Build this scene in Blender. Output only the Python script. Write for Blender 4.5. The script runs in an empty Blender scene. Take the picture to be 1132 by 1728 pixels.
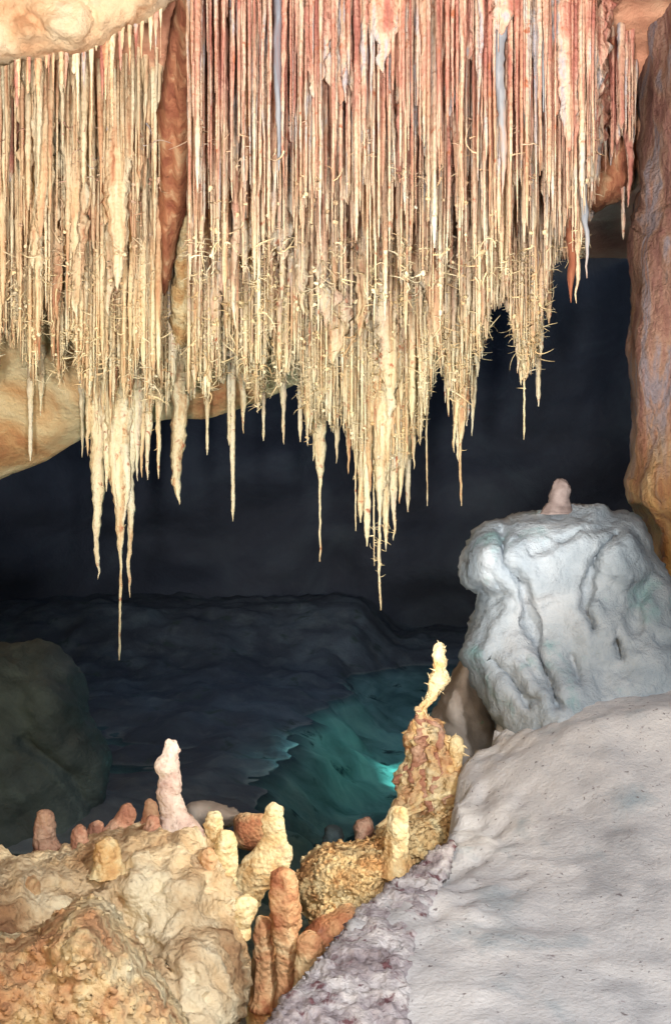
import bpy, math, random
import numpy as np
from mathutils import Vector, noise as mn

# ------------------------------------------------------------------ camera, world, lamps, exposure
S = bpy.context.scene
COL = S.collection
F = 1853.0            # focal length in photograph pixels (photograph 1132 x 1728)
CZ = 1.5              # eye height

cam_d = bpy.data.cameras.new("camera")
cam = bpy.data.objects.new("camera", cam_d)
COL.objects.link(cam)
cam.location = (0, 0, CZ)
cam.rotation_euler = (math.radians(90), 0, 0)
cam_d.sensor_fit = 'VERTICAL'
cam_d.angle = 2 * math.atan(864 / F)
cam_d.clip_start = 0.05
cam_d.clip_end = 200
S.camera = cam

W = bpy.data.worlds.new("World")
S.world = W
W.use_nodes = True
nt = W.node_tree
bg = nt.nodes["Background"]
sky = nt.nodes.new("ShaderNodeTexSky")
sky.sky_type = 'NISHITA'
sky.sun_disc = False
sky.sun_elevation = math.radians(12)
sky.sun_rotation = math.radians(200)
nt.links.new(sky.outputs[0], bg.inputs[0])
bg.inputs[1].default_value = 0.12

S.view_settings.view_transform = 'Standard'
S.view_settings.look = 'None'
S.view_settings.exposure = 0.0
S.view_settings.gamma = 1.0
S.cycles.use_denoising = True
S.cycles.max_bounces = 6


def lamp(name, kind, loc, energy, color, target=None, angle=60, blend=0.5, size=0.05):
    d = bpy.data.lights.new(name, kind)
    d.energy = energy
    d.color = color
    d.shadow_soft_size = size
    o = bpy.data.objects.new(name, d)
    o.location = (loc[0], loc[1], loc[2] + CZ)
    if kind == 'SPOT':
        d.spot_size = math.radians(angle)
        d.spot_blend = blend
        v = Vector(target) - Vector(loc)
        o.rotation_euler = v.to_track_quat('-Z', 'Y').to_euler()
    COL.objects.link(o)
    return o


# show cave floodlights plus added fill lamps, all outside the picture or behind rock
lamp("flood_lamp_stalactites", 'SPOT', (-0.45, -0.1, -0.35), 1650, (1.0, 0.94, 0.86), (-0.25, 7.6, 1.75), 50, 0.45, 0.12)
lamp("curtain_fill_lamp", 'SPOT', (0.35, -0.1, 0.0), 1200, (1.0, 0.94, 0.87), (-0.1, 7.6, 2.05), 46, 0.45, 0.12)  # unseen fill lamp, added to brighten the gaps between stalactites
lamp("flood_lamp_stalagmites", 'SPOT', (2.5, 3.3, 0.5), 420, (1.0, 0.87, 0.66), (-0.35, 4.2, -1.12), 25, 0.5, 0.05)
lamp("flood_lamp_boulder", 'SPOT', (0.5, -0.8, 1.0), 120, (0.90, 0.95, 1.0), (1.1, 4.4, -0.8), 56, 0.8, 0.12)
lamp("path_fill_lamp", 'SPOT', (1.4, -0.2, 1.5), 980, (0.98, 0.97, 0.95), (1.05, 2.7, -1.3), 66, 0.8, 0.12)  # added out of view to lift the path's brightness
lamp("mound_fill_lamp", 'SPOT', (-0.2, -0.4, 0.6), 180, (1.0, 0.84, 0.68), (-0.6, 3.6, -1.35), 42, 0.8, 0.10)  # extra unseen fill brightening the mound and the near coral rock
lamp("pool_lamp", 'SPOT', (2.3, 11.0, -0.6), 3300, (0.28, 0.80, 0.76), (0.78, 9.5, -2.4), 46, 0.8, 0.12)
lamp("cavern_fill_lamp", 'POINT', (-0.3, 10.6, 2.0), 160, (0.46, 0.66, 1.0), size=0.3)  # added blue fill that lifts the blacks of the cavern


# ------------------------------------------------------------------ helpers
def P(px, py, Y):
    return Vector(((px - 566) / F * Y, Y, CZ - (py - 864) / F * Y))


def tag(o, label=None, cat=None, group=None, kind=None):
    for k, v in (("label", label), ("category", cat), ("group", group), ("kind", kind)):
        if v:
            o[k] = v
    return o


def fbm(x, y, z, octv=4):
    return mn.fractal((x, y, z), 0.9, 2.1, octv, noise_basis='PERLIN_ORIGINAL')


def n1(x, y, z):
    return mn.noise((x, y, z), noise_basis='PERLIN_ORIGINAL')


def mesh_obj(name, verts, faces, mat, parent=None, smooth=True, origin=None):
    me = bpy.data.meshes.new(name)
    if origin is not None:
        ox, oy, oz = origin
        verts = [(v[0] - ox, v[1] - oy, v[2] - oz) for v in verts]
    me.from_pydata([tuple(map(float, v)) for v in verts], [], faces)
    me.update()
    if smooth:
        me.polygons.foreach_set("use_smooth", [True] * len(me.polygons))
    o = bpy.data.objects.new(name, me)
    if origin is not None:
        o.location = origin
    COL.objects.link(o)
    if mat:
        me.materials.append(mat)
    if parent:
        o.parent = parent
        if origin is not None:
            o.location = Vector(origin) - parent.location
    return o


def rough(o, amp, scale, octv=4, seed=0.0, stretch=(1, 1, 1), ridge=0.0):
    """push vertices along their normals by fractal noise"""
    me = o.data
    n = len(me.vertices)
    L = o.matrix_basis.translation
    nor = [v.normal.copy() for v in me.vertices]
    for v, nn in zip(me.vertices, nor):
        c = v.co + L
        q = fbm(c.x * scale * stretch[0] + seed, c.y * scale * stretch[1], c.z * scale * stretch[2] + seed * 2, octv)
        if ridge:
            q = q * (1 - ridge) + ridge * (0.5 - abs(n1(c.x * scale * 2.3 * stretch[0], c.y * scale * 2.3, c.z * scale * 2.3 * stretch[2] + seed)) * 2)
        v.co += nn * amp * q
    me.update()
    return o


def catmull(pts, sub, closed=True):
    pts = [np.array(p, float) for p in pts]
    n = len(pts)
    out = []
    rng_ = range(n) if closed else range(n - 1)
    for i in rng_:
        if closed:
            p0, p1, p2, p3 = pts[(i - 1) % n], pts[i], pts[(i + 1) % n], pts[(i + 2) % n]
        else:
            p0, p1, p2, p3 = pts[max(i - 1, 0)], pts[i], pts[i + 1], pts[min(i + 2, n - 1)]
        for k in range(sub):
            t = k / sub
            out.append(0.5 * ((2 * p1) + (-p0 + p2) * t + (2 * p0 - 5 * p1 + 4 * p2 - p3) * t * t + (-p0 + 3 * p1 - 3 * p2 + p3) * t ** 3))
    if not closed:
        out.append(pts[-1])
    return np.array(out)


def seg_dist(p, poly, closed=True):
    """distance and nearest point from points p (n,2) to a polyline"""
    a = poly
    b = np.roll(poly, -1, 0) if closed else poly[1:]
    if not closed:
        a = poly[:-1]
    best = np.full(len(p), 1e9)
    near = np.zeros_like(p)
    for i in range(len(a)):
        ab = b[i] - a[i]
        L = max(ab @ ab, 1e-9)
        t = np.clip(((p - a[i]) @ ab) / L, 0, 1)
        q = a[i] + t[:, None] * ab
        d = np.hypot(*(p - q).T)
        m = d < best
        best[m] = d[m]
        near[m] = q[m]
    return best, near


def inside(p, poly):
    x, y = p[:, 0], p[:, 1]
    r = np.zeros(len(p), bool)
    j = len(poly) - 1
    for i in range(len(poly)):
        xi, yi = poly[i]
        xj, yj = poly[j]
        if yi != yj:
            c = ((yi > y) != (yj > y)) & (x < (xj - xi) * (y - yi) / (yj - yi) + xi)
            r ^= c
        j = i
    return r


def rock(name, outline, Yc, T, R, step, mat, bumps=(), grooves=(), amp=0.02, scale=6, octv=4, parent=None, sub=5,
         seed=0.0, stretch=(1, 1, 1), ridge=0.0, wav=0.0):
    """a solid rock: its outline stands at depth Yc (number or function of photo x, y), swelling T metres to the front and back.
    bumps: (x, y, radius, metres towards the viewer); grooves: (polyline, half width, depth)"""
    ol = catmull(outline, sub)
    if wav:
        ol = ol + np.array([[n1(a * .03, b * .03, seed + 1), n1(a * .03, b * .03, seed + 7)] for a, b in ol]) * wav
    x0, y0 = ol.min(0) - step
    x1, y1 = ol.max(0) + step
    nx, ny = int((x1 - x0) / step) + 1, int((y1 - y0) / step) + 1
    gx, gy = np.meshgrid(x0 + np.arange(nx + 1) * step, y0 + np.arange(ny + 1) * step)
    cx, cy = gx[:-1, :-1] + step / 2, gy[:-1, :-1] + step / 2
    ins = inside(np.stack([cx.ravel(), cy.ravel()], 1), ol).reshape(cx.shape)
    cnt = np.zeros(gx.shape, int)
    cnt[:-1, :-1] += ins
    cnt[1:, :-1] += ins
    cnt[:-1, 1:] += ins
    cnt[1:, 1:] += ins
    used = cnt > 0
    idx = -np.ones(gx.shape, int)
    idx[used] = np.arange(used.sum())
    p = np.stack([gx[used], gy[used]], 1)
    bound = cnt[used] < 4
    d, near = seg_dist(p, ol)
    p[bound] = near[bound]
    d[bound] = 0
    h = T * np.sqrt(np.clip(1 - (1 - np.clip(d / R, 0, 1)) ** 2, 0, 1))
    extra = np.zeros(len(p))
    for bx, by, br, ba in bumps:
        q = ((p[:, 0] - bx) ** 2 + (p[:, 1] - by) ** 2) / br ** 2
        extra += ba * np.exp(-q * 1.4)
    for pl, gw, gd in grooves:
        gdist, _ = seg_dist(p, catmull(pl, 4, False), False)
        extra -= gd * np.exp(-(gdist / gw) ** 2)
    yc = np.array([Yc(a, b) for a, b in p]) if callable(Yc) else np.full(len(p), float(Yc))
    fr = yc - h - extra * np.clip(d / (R * .35), 0, 1)
    verts, back = [], {}
    for i in range(len(p)):
        verts.append(P(p[i, 0], p[i, 1], fr[i]))
    for i in range(len(p)):
        if bound[i]:
            back[i] = i
        else:
            v = P(p[i, 0], p[i, 1], yc[i])
            v.y = yc[i] + h[i]
            back[i] = len(verts)
            verts.append(v)
    faces = []
    for r, c in zip(*np.nonzero(ins)):
        q = [idx[r, c], idx[r + 1, c], idx[r + 1, c + 1], idx[r, c + 1]]
        faces.append(q)
        bq = [back[k] for k in reversed(q)]
        if set(bq) != set(q):
            faces.append(bq)
    og = P(float(ol[:, 0].mean()), float(ol[:, 1].max()), float(yc.mean()))
    o = mesh_obj(name, verts, faces, mat, parent, origin=og)
    if amp:
        rough(o, amp, scale, octv, seed, stretch, ridge)
    return o


def loft(name, rows, Y, mat, parent=None, ratio=0.9, amp=0.006, scale=14, seg=28, step=4, seed=0.0, flute=0.0, spread=0.0):
    """stalagmite: rows of (photo y, left x, right x) from the top down, elliptical sections"""
    rows = catmull(rows, 8, False)
    h0, h1 = rows[0][0], rows[-1][0]
    for r in rows:
        u = (r[0] - h0) / (h1 - h0)
        g = (.05 * n1(r[0] * .16, seed, 2) + .03 * n1(r[0] * .45, seed, 6) + spread * max(0, u - .62) ** 1.5) * (r[2] - r[1])
        r[1] -= g
        r[2] += g
    keep = [rows[0]]
    for r in rows[1:]:
        if r[0] - keep[-1][0] >= step * .5:
            keep.append(r)
    verts, faces = [], []
    for ri, (py, l, r) in enumerate(keep):
        a = P(l, py, Y)
        b = P(r, py, Y)
        c = (a + b) / 2
        hw = max((b.x - a.x) / 2, 0.0008)
        for k in range(seg):
            t = 2 * math.pi * k / seg
            f = 1 + flute * n1(math.cos(t) * 2.2 + seed, math.sin(t) * 2.2, py * .006 + seed)
            verts.append(Vector((c.x + hw * f * math.cos(t), Y + hw * ratio * f * math.sin(t), c.z)))
    n = len(keep)
    for i in range(n - 1):
        for k in range(seg):
            a, b = i * seg + k, i * seg + (k + 1) % seg
            faces.append((a, a + seg, b + seg, b))
    top = len(verts)
    verts.append(sum((verts[k] for k in range(seg)), Vector()) / seg + Vector((0, 0, .001)))
    for k in range(seg):
        faces.append((top, k, (k + 1) % seg))
    bot = len(verts)
    verts.append(sum((verts[(n - 1) * seg + k] for k in range(seg)), Vector()) / seg)
    for k in range(seg):
        faces.append((bot, (n - 1) * seg + (k + 1) % seg, (n - 1) * seg + k))
    og = verts[bot].copy()
    o = mesh_obj(name, verts, faces, mat, parent, origin=og)
    if amp:
        rough(o, amp, scale, 3, seed)
    return o


def stal_geo(rng, L, w, kind, seg=8, rings=14):
    """a stalactite hanging from the origin: L metres long, w metres wide at its root"""
    s = rng.uniform(0, 500)
    vs, fs = [], []
    lob = rng.choice((2, 3, 3, 4))
    ph = rng.uniform(0, 6.28)
    wig = w * rng.uniform(.15, .4) * (.3 if kind in ('straw', 'drawn') else 1)
    fine = w * (.04 if kind in ('straw', 'drawn') else .1)
    neck = rng.uniform(.45, .7)
    for i in range(rings + 1):
        t = i / rings
        if kind == 'straw':
            r = .5 * w * (1 - .45 * t) * (1 if t < .93 else max(0.25, (1 - t) / .07))
        elif kind == 'carrot':
            r = .5 * w * (1 - t) ** .75 + .0015
        elif kind == 'fat':
            r = .5 * w * (1 - t ** 2.2) ** .8 + .002
        else:   # a cone drawn out to a thin straw
            u = min(t / neck, 1)
            r = .5 * w * (1 - u) ** .8 + .5 * w * .17 * (1 - .5 * t)
            if t > .97:
                r *= .6
        r *= 1 + .38 * n1(s, t * L * 8, 3.1) + .30 * n1(s + 9, t * L * 26, 1.7)
        ox = wig * n1(s, t * L * 2.2, 0) + fine * n1(s, t * L * 14, 8)
        oy = wig * n1(s + 40, t * L * 2.2, 0)
        for k in range(seg):
            a = 2 * math.pi * k / seg
            f = 1 + .2 * math.cos(lob * a + ph + 1.5 * n1(s, t * 2, 5)) * (1 - .6 * t)
            vs.append((ox + r * f * math.cos(a), oy + r * f * math.sin(a), -t * L))
    for i in range(rings):
        for k in range(seg):
            a, b = i * seg + k, i * seg + (k + 1) % seg
            fs.append((a, a + seg, b + seg, b))
    fs.append(tuple(range(seg)))
    fs.append(tuple(reversed(range(rings * seg, (rings + 1) * seg))))
    return vs, fs


def stalactite(rng, px, tip, root, wpx, kind, Y, mat, name="stalactite", parent=None, seg=8, rings=None):
    top = P(px, root, Y)
    L = top.z - P(px, tip, Y).z
    w = wpx / F * Y
    vs, fs = stal_geo(rng, L, w, kind, seg, rings or max(12, min(60, int(L / .026))))
    me = bpy.data.meshes.new(name)
    me.from_pydata(vs, [], fs)
    me.update()
    me.polygons.foreach_set("use_smooth", [True] * len(me.polygons))
    me.materials.append(mat)
    o = bpy.data.objects.new(name, me)
    COL.objects.link(o)
    if parent:
        o.parent = parent
        o.location = top - parent.location
    else:
        o.location = top
    return o


def empty(name, loc):
    o = bpy.data.objects.new(name, None)
    o.location = loc
    COL.objects.link(o)
    return o


class Twigs:
    """gathers small curved spikes into one mesh"""
    def __init__(self):
        self.v, self.f = [], []

    def add(self, rng, p, d, L, r, curl=1.0, n=4, seg=4):
        p = Vector(p)
        d = Vector(d).normalized()
        bend = Vector((rng.gauss(0, 1), rng.gauss(0, 1), rng.gauss(0, 1))) * curl
        b0 = len(self.v)
        for i in range(n + 1):
            t = i / n
            u = d.orthogonal().normalized()
            w = d.cross(u)
            rr = r * (1 - .85 * t) if r < .0075 else r * math.sqrt(max(.02, 1 - t * t))
            for k in range(seg):
                a = 2 * math.pi * k / seg
                self.v.append(p + (u * math.cos(a) + w * math.sin(a)) * rr)
            p = p + d * (L / n)
            d = (d + bend * (.9 / n)).normalized()
        for i in range(n):
            for k in range(seg):
                a, b = b0 + i * seg + k, b0 + i * seg + (k + 1) % seg
                self.f.append((a, a + seg, b + seg, b))

    def build(self, name, mat, parent=None):
        return mesh_obj(name, self.v, self.f, mat, parent, origin=(parent.location.copy() if parent else None))


# ------------------------------------------------------------------ materials
def lin(c):
    return tuple(((v / 255) / 12.92 if v / 255 <= .04045 else ((v / 255 + .055) / 1.055) ** 2.4) for v in c) + (1,)


def rockmat(name, ramp, scale=4.0, stretch=(1, 1, 1), detail=6, dist=0.6, bump=.5, bscale=40, bstretch=(1, 1, 1), rough_=.75,
            spots=None, zmix=None, pop=0.0, popscale=60, vary=0.0, bdist=.01, spec=.35):
    """ramp: (position, sRGB) stops over a noise. zmix: (z0, z1, ramp of a second mineral, noise amount).
    spots: (sRGB, scale, threshold lo, hi). pop: knobbly cave-popcorn bumps"""
    m = bpy.data.materials.new(name)
    m.use_nodes = True
    t = m.node_tree
    N, LK = t.nodes, t.links
    b = N["Principled BSDF"]
    b.inputs["Roughness"].default_value = rough_
    b.inputs["Specular IOR Level"].default_value = spec
    geo = N.new("ShaderNodeNewGeometry")

    def mapped(st):
        mp = N.new("ShaderNodeMapping")
        mp.inputs["Scale"].default_value = st
        LK.new(geo.outputs["Position"], mp.inputs["Vector"])
        return mp.outputs[0]

    def nz(sc, st, dt=6, ds=0.0, rg=.6):
        n = N.new("ShaderNodeTexNoise")
        n.inputs["Scale"].default_value = sc
        n.inputs["Detail"].default_value = dt
        n.inputs["Roughness"].default_value = rg
        n.inputs["Distortion"].default_value = ds
        LK.new(mapped(st), n.inputs["Vector"])
        return n.outputs["Fac"]

    def ramp_(fac, stops):
        r = N.new("ShaderNodeValToRGB")
        e = r.color_ramp.elements
        while len(e) > 1:
            e.remove(e[-1])
        e[0].position, e[0].color = stops[0][0], lin(stops[0][1])
        for pos, c in stops[1:]:
            k = e.new(pos)
            k.color = lin(c)
        LK.new(fac, r.inputs[0])
        return r.outputs[0]

    def math_(op, a, bb):
        n = N.new("ShaderNodeMath")
        n.operation = op
        for i, v in enumerate((a, bb)):
            if isinstance(v, (int, float)):
                n.inputs[i].default_value = v
            else:
                LK.new(v, n.inputs[i])
        return n.outputs[0]

    def mix(f, a, c):
        n = N.new("ShaderNodeMix")
        n.data_type = 'RGBA'
        LK.new(f, n.inputs[0])
        for s, v in ((6, a), (7, c)):
            if isinstance(v, tuple):
                n.inputs[s].default_value = v
            else:
                LK.new(v, n.inputs[s])
        return n.outputs[2]

    fac = nz(scale, stretch, detail, dist)
    if vary:
        oi = N.new("ShaderNodeObjectInfo")
        fac = math_('ADD', fac, math_('MULTIPLY', math_('SUBTRACT', oi.outputs["Random"], .5), vary))
    col = ramp_(fac, ramp)
    if zmix:
        z0, z1, r2, na = zmix
        sx = N.new("ShaderNodeSeparateXYZ")
        LK.new(geo.outputs["Position"], sx.inputs[0])
        mr = N.new("ShaderNodeMapRange")
        mr.inputs[1].default_value = z0 + CZ
        mr.inputs[2].default_value = z1 + CZ
        LK.new(sx.outputs[2], mr.inputs[0])
        k = math_('ADD', mr.outputs[0], math_('MULTIPLY', math_('SUBTRACT', nz(scale * 1.3 + 1, stretch, 5, .3), .5), na))
        if vary:
            k = math_('ADD', k, math_('MULTIPLY', math_('SUBTRACT', oi.outputs["Random"], .5), vary * 1.6))
        k = math_('MINIMUM', math_('MAXIMUM', k, 0.0), 1.0)
        col = mix(k, col, ramp_(nz(scale * .8, stretch, 6, .5), r2))
    if spots:
        for sc_, ssc, lo, hi in spots:
            mr = N.new("ShaderNodeMapRange")
            mr.inputs[1].default_value = lo
            mr.inputs[2].default_value = hi
            LK.new(nz(ssc, (1, 1, 1), 5, .4), mr.inputs[0])
            col = mix(mr.outputs[0], col, lin(sc_))
    LK.new(col, b.inputs["Base Color"])
    hgt = nz(bscale, bstretch, 8, .2, .65)
    if pop:
        vo = N.new("ShaderNodeTexVoronoi")
        vo.feature = 'SMOOTH_F1'
        vo.inputs["Scale"].default_value = popscale
        LK.new(mapped((1, 1, 1)), vo.inputs["Vector"])
        hgt = math_('SUBTRACT', hgt, math_('MULTIPLY', vo.outputs["Distance"], pop))
    bp = N.new("ShaderNodeBump")
    bp.inputs["Strength"].default_value = bump
    bp.inputs["Distance"].default_value = bdist
    LK.new(hgt, bp.inputs["Height"])
    LK.new(bp.outputs[0], b.inputs["Normal"])
    return m


VS = (1, 1, .11)      # vertical streaks
RED = [(.25, (142, 88, 80)), (.40, (180, 116, 104)), (.48, (198, 144, 128)), (.55, (218, 190, 168)), (.61, (178, 178, 190)), (.68, (212, 184, 164)), (.8, (232, 220, 196))]
M_STAL = rockmat("cream_and_red_dripstone",
                 [(.22, (180, 124, 96)), (.36, (220, 192, 150)), (.48, (238, 228, 192)), (.7, (246, 243, 222))],
                 scale=16, stretch=VS, bump=.9, bscale=34, bstretch=(1, 1, .5), rough_=.55, zmix=(.85, 2.1, RED, 1.5), vary=.25, spots=[((186, 118, 88), 15, .60, .70), ((140, 88, 68), 19, .68, .74)], bdist=.02, pop=.5, popscale=50)
M_STAL_LEFT = rockmat("ochre_dripstone",
                      [(.22, (184, 126, 94)), (.34, (222, 188, 144)), (.46, (238, 226, 188)), (.62, (246, 241, 218))],
                      scale=16, stretch=VS, bump=.9, bscale=34, bstretch=(1, 1, .5), rough_=.55, vary=.35, bdist=.02, pop=.5, popscale=50,
                      zmix=(.95, 1.8, [(.22, (160, 98, 74)), (.36, (202, 150, 116)), (.48, (228, 200, 162)), (.62, (240, 230, 200))], 1.2))
M_GREY = rockmat("blue_grey_dripstone", [(.3, (140, 104, 98)), (.44, (126, 134, 148)), (.58, (158, 164, 172)), (.7, (200, 170, 150))],
                 scale=14, stretch=VS, bump=.5, bscale=30, bstretch=(1, 1, .3), rough_=.45)
M_RUST = rockmat("rust_dripstone", [(.25, (118, 68, 52)), (.42, (154, 94, 70)), (.56, (180, 124, 92)), (.74, (214, 182, 146))],
                 scale=11, stretch=(1, 1, .16), bump=.9, bscale=26, bstretch=(1, 1, .15), rough_=.75, bdist=.03)
M_TWIG = rockmat("cream_helictite", [(.3, (216, 176, 126)), (.5, (238, 222, 178)), (.7, (246, 240, 214))],
                 scale=3, bump=.2, rough_=.5, zmix=(1.3, 2.3, RED, .8))
M_CEIL = rockmat("cave_ceiling_limestone",
                 [(.28, (190, 122, 82)), (.42, (218, 174, 124)), (.53, (234, 212, 166)), (.7, (240, 230, 194))],
                 scale=1.6, stretch=(1, 1, .7), bump=.8, bscale=14, rough_=.7, zmix=(1.35, 2.0, [(.3, (176, 116, 94)), (.5, (206, 150, 122)), (.7, (224, 186, 154))], .5), bdist=.03)
M_OVER = rockmat("pale_flowstone", [(.3, (180, 128, 92)), (.42, (206, 168, 132)), (.52, (220, 194, 160)), (.7, (226, 208, 182))],
                 scale=3.2, stretch=(1, 1, .5), bump=.9, bscale=24, rough_=.7, bdist=.03)
M_COLUMN = rockmat("pink_and_yellow_dripstone", [(.25, (110, 66, 40)), (.40, (160, 112, 64)), (.54, (196, 158, 100)), (.7, (216, 194, 146))],
                   scale=7, stretch=(1, 1, .22), bump=1.0, bscale=22, rough_=.65, zmix=(-.2, .6, [(.3, (96, 68, 64)), (.42, (130, 94, 88)), (.5, (152, 122, 108)), (.57, (128, 122, 132)), (.66, (150, 112, 98)), (.76, (182, 162, 140))], .6), bdist=.05)
M_DARK = rockmat("dark_cave_rock", [(.3, (36, 42, 54)), (.5, (47, 54, 68)), (.7, (60, 70, 82))], scale=.7, bump=.5, bscale=3, rough_=.8, bdist=.08)  # dark blue grey all over the far wall
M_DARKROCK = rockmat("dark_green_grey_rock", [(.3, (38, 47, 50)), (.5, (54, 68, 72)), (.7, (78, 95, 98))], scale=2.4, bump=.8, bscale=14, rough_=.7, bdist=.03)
M_BOULDER = rockmat("blue_grey_limestone",
                    [(.28, (98, 112, 126)), (.45, (132, 145, 157)), (.6, (156, 166, 176)), (.78, (176, 180, 186))],
                    scale=2.6, stretch=(1, 1, .7), bump=.9, bscale=16, rough_=.8, bdist=.03,
                    spots=[((116, 150, 156), 4.5, .58, .74)])
M_PATH = rockmat("grey_path_limestone",
                 [(.28, (146, 147, 151)), (.45, (176, 176, 179)), (.6, (194, 193, 194)), (.78, (208, 206, 204))],
                 scale=2.2, bump=.6, bscale=60, rough_=.9, bdist=.015,
                 spots=[((136, 148, 156), 3.2, .56, .75), ((134, 126, 130), 15, .66, .72), ((110, 104, 106), 46, .63, .70)])
M_PITS = rockmat("pitted_path_edge", [(.28, (120, 108, 112)), (.45, (168, 160, 166)), (.6, (204, 200, 202))],
                 scale=9, bump=1, bscale=30, rough_=.85, bdist=.03, spots=[((110, 76, 82), 14, .56, .64)])
M_BANK = rockmat("brown_grey_bank_rock", [(.3, (112, 100, 92)), (.5, (146, 136, 128)), (.7, (172, 166, 160))], scale=3, bump=.8, bscale=20, rough_=.8,
                 spots=[((70, 150, 120), 7, .66, .72)])
M_MOUND = rockmat("ochre_flowstone",
                  [(.25, (126, 90, 66)), (.38, (172, 136, 100)), (.50, (208, 182, 144)), (.66, (232, 218, 186))],
                  scale=4.2, bump=1.0, bscale=26, rough_=.75, pop=.5, popscale=60, bdist=.02)
M_CORAL = rockmat("yellow_cave_coral", [(.25, (150, 98, 62)), (.40, (210, 162, 108)), (.52, (236, 206, 152)), (.7, (244, 230, 186))],
                  scale=9, bump=1.0, bscale=30, rough_=.6, pop=1.2, popscale=42, bdist=.035)
M_RUSTCORAL = rockmat("orange_coral_rock", [(.25, (156, 104, 78)), (.40, (208, 160, 118)), (.52, (230, 204, 158)), (.7, (242, 230, 196))],
                      scale=6, bump=1.0, bscale=26, rough_=.6, pop=1.0, popscale=34, bdist=.035)
M_SMITE = rockmat("cream_stalagmite", [(.25, (178, 122, 76)), (.42, (214, 176, 122)), (.55, (234, 216, 170)), (.75, (242, 232, 202))],
                  scale=6, bump=.9, bscale=30, rough_=.7, bdist=.018, pop=.6, popscale=70, spots=[((150, 104, 84), 11, .62, .76)])
M_WHITE = rockmat("white_stalagmite", [(.25, (170, 136, 128)), (.42, (200, 176, 166)), (.6, (220, 206, 194))],
                  scale=9, bump=.9, bscale=36, rough_=.7, bdist=.018, pop=.6, popscale=70, spots=[((150, 104, 84), 11, .62, .76)])
M_PINK = rockmat("pink_brown_stalagmite", [(.25, (128, 80, 66)), (.45, (172, 124, 102)), (.65, (206, 172, 148))],
                 scale=9, bump=.9, bscale=36, rough_=.75, bdist=.018, pop=.6, popscale=70, spots=[((150, 104, 84), 11, .62, .76)])
M_BROWN = rockmat("brown_stalagmite", [(.25, (128, 74, 50)), (.40, (176, 114, 80)), (.50, (212, 164, 120)), (.64, (238, 218, 174))],
                  scale=5, bump=.9, bscale=30, rough_=.7, bdist=.018, pop=.6, popscale=70, spots=[((150, 104, 84), 11, .62, .76)])
M_PINKGREY = rockmat("pink_grey_stalagmite", [(.3, (92, 82, 82)), (.5, (112, 101, 100)), (.7, (130, 120, 119))], scale=9, bump=.5, bscale=30, rough_=.7)
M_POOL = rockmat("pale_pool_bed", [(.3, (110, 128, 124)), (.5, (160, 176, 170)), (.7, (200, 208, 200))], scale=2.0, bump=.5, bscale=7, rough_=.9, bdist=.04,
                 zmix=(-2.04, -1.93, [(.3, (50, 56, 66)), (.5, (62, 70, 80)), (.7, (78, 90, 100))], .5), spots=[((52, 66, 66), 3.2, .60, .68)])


def watermat():
    m = bpy.data.materials.new("clear_pool_water")
    m.use_nodes = True
    t = m.node_tree
    N, LK = t.nodes, t.links
    N.remove(N["Principled BSDF"])
    tr = N.new("ShaderNodeBsdfTransparent")
    tr.inputs[0].default_value = (.72, .93, .92, 1)
    gl = N.new("ShaderNodeBsdfGlossy")
    gl.inputs["Roughness"].default_value = .03
    fr = N.new("ShaderNodeFresnel")
    fr.inputs[0].default_value = 1.33
    nz = N.new("ShaderNodeTexNoise")
    nz.inputs["Scale"].default_value = 5
    bp = N.new("ShaderNodeBump")
    bp.inputs["Strength"].default_value = .15
    bp.inputs["Distance"].default_value = .02
    LK.new(nz.outputs["Fac"], bp.inputs["Height"])
    LK.new(bp.outputs[0], gl.inputs["Normal"])
    mx = N.new("ShaderNodeMixShader")
    LK.new(fr.outputs[0], mx.inputs[0])
    LK.new(tr.outputs[0], mx.inputs[1])
    LK.new(gl.outputs[0], mx.inputs[2])
    LK.new(mx.outputs[0], N["Material Output"].inputs[0])
    return m


M_WATER = watermat()


# ------------------------------------------------------------------ the cave itself
def interp(tab):
    xs, ys = zip(*tab)
    return lambda v: float(np.interp(v, xs, ys))


EDGE = interp([(-900, 860), (-100, 850), (25, 800), (80, 776), (130, 745), (200, 722), (290, 705), (350, 706), (400, 690), (450, 672), (500, 648),
               (560, 615), (600, 600), (700, 560), (800, 520), (850, 490), (900, 455), (950, 415), (990, 372), (1010, 354), (1060, 330),
               (1085, 300), (1200, 260), (1900, 240)])


def ceil_pt(px, s):
    """point of the ceiling's underside: s = 0 at the top of the photograph, 1 at the lower lip"""
    py = EDGE(px) * s
    Y = 6.0 + 2.9 * py / 700 if py > 0 else 6.0 + 2.9 * s
    return px, py, Y


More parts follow.
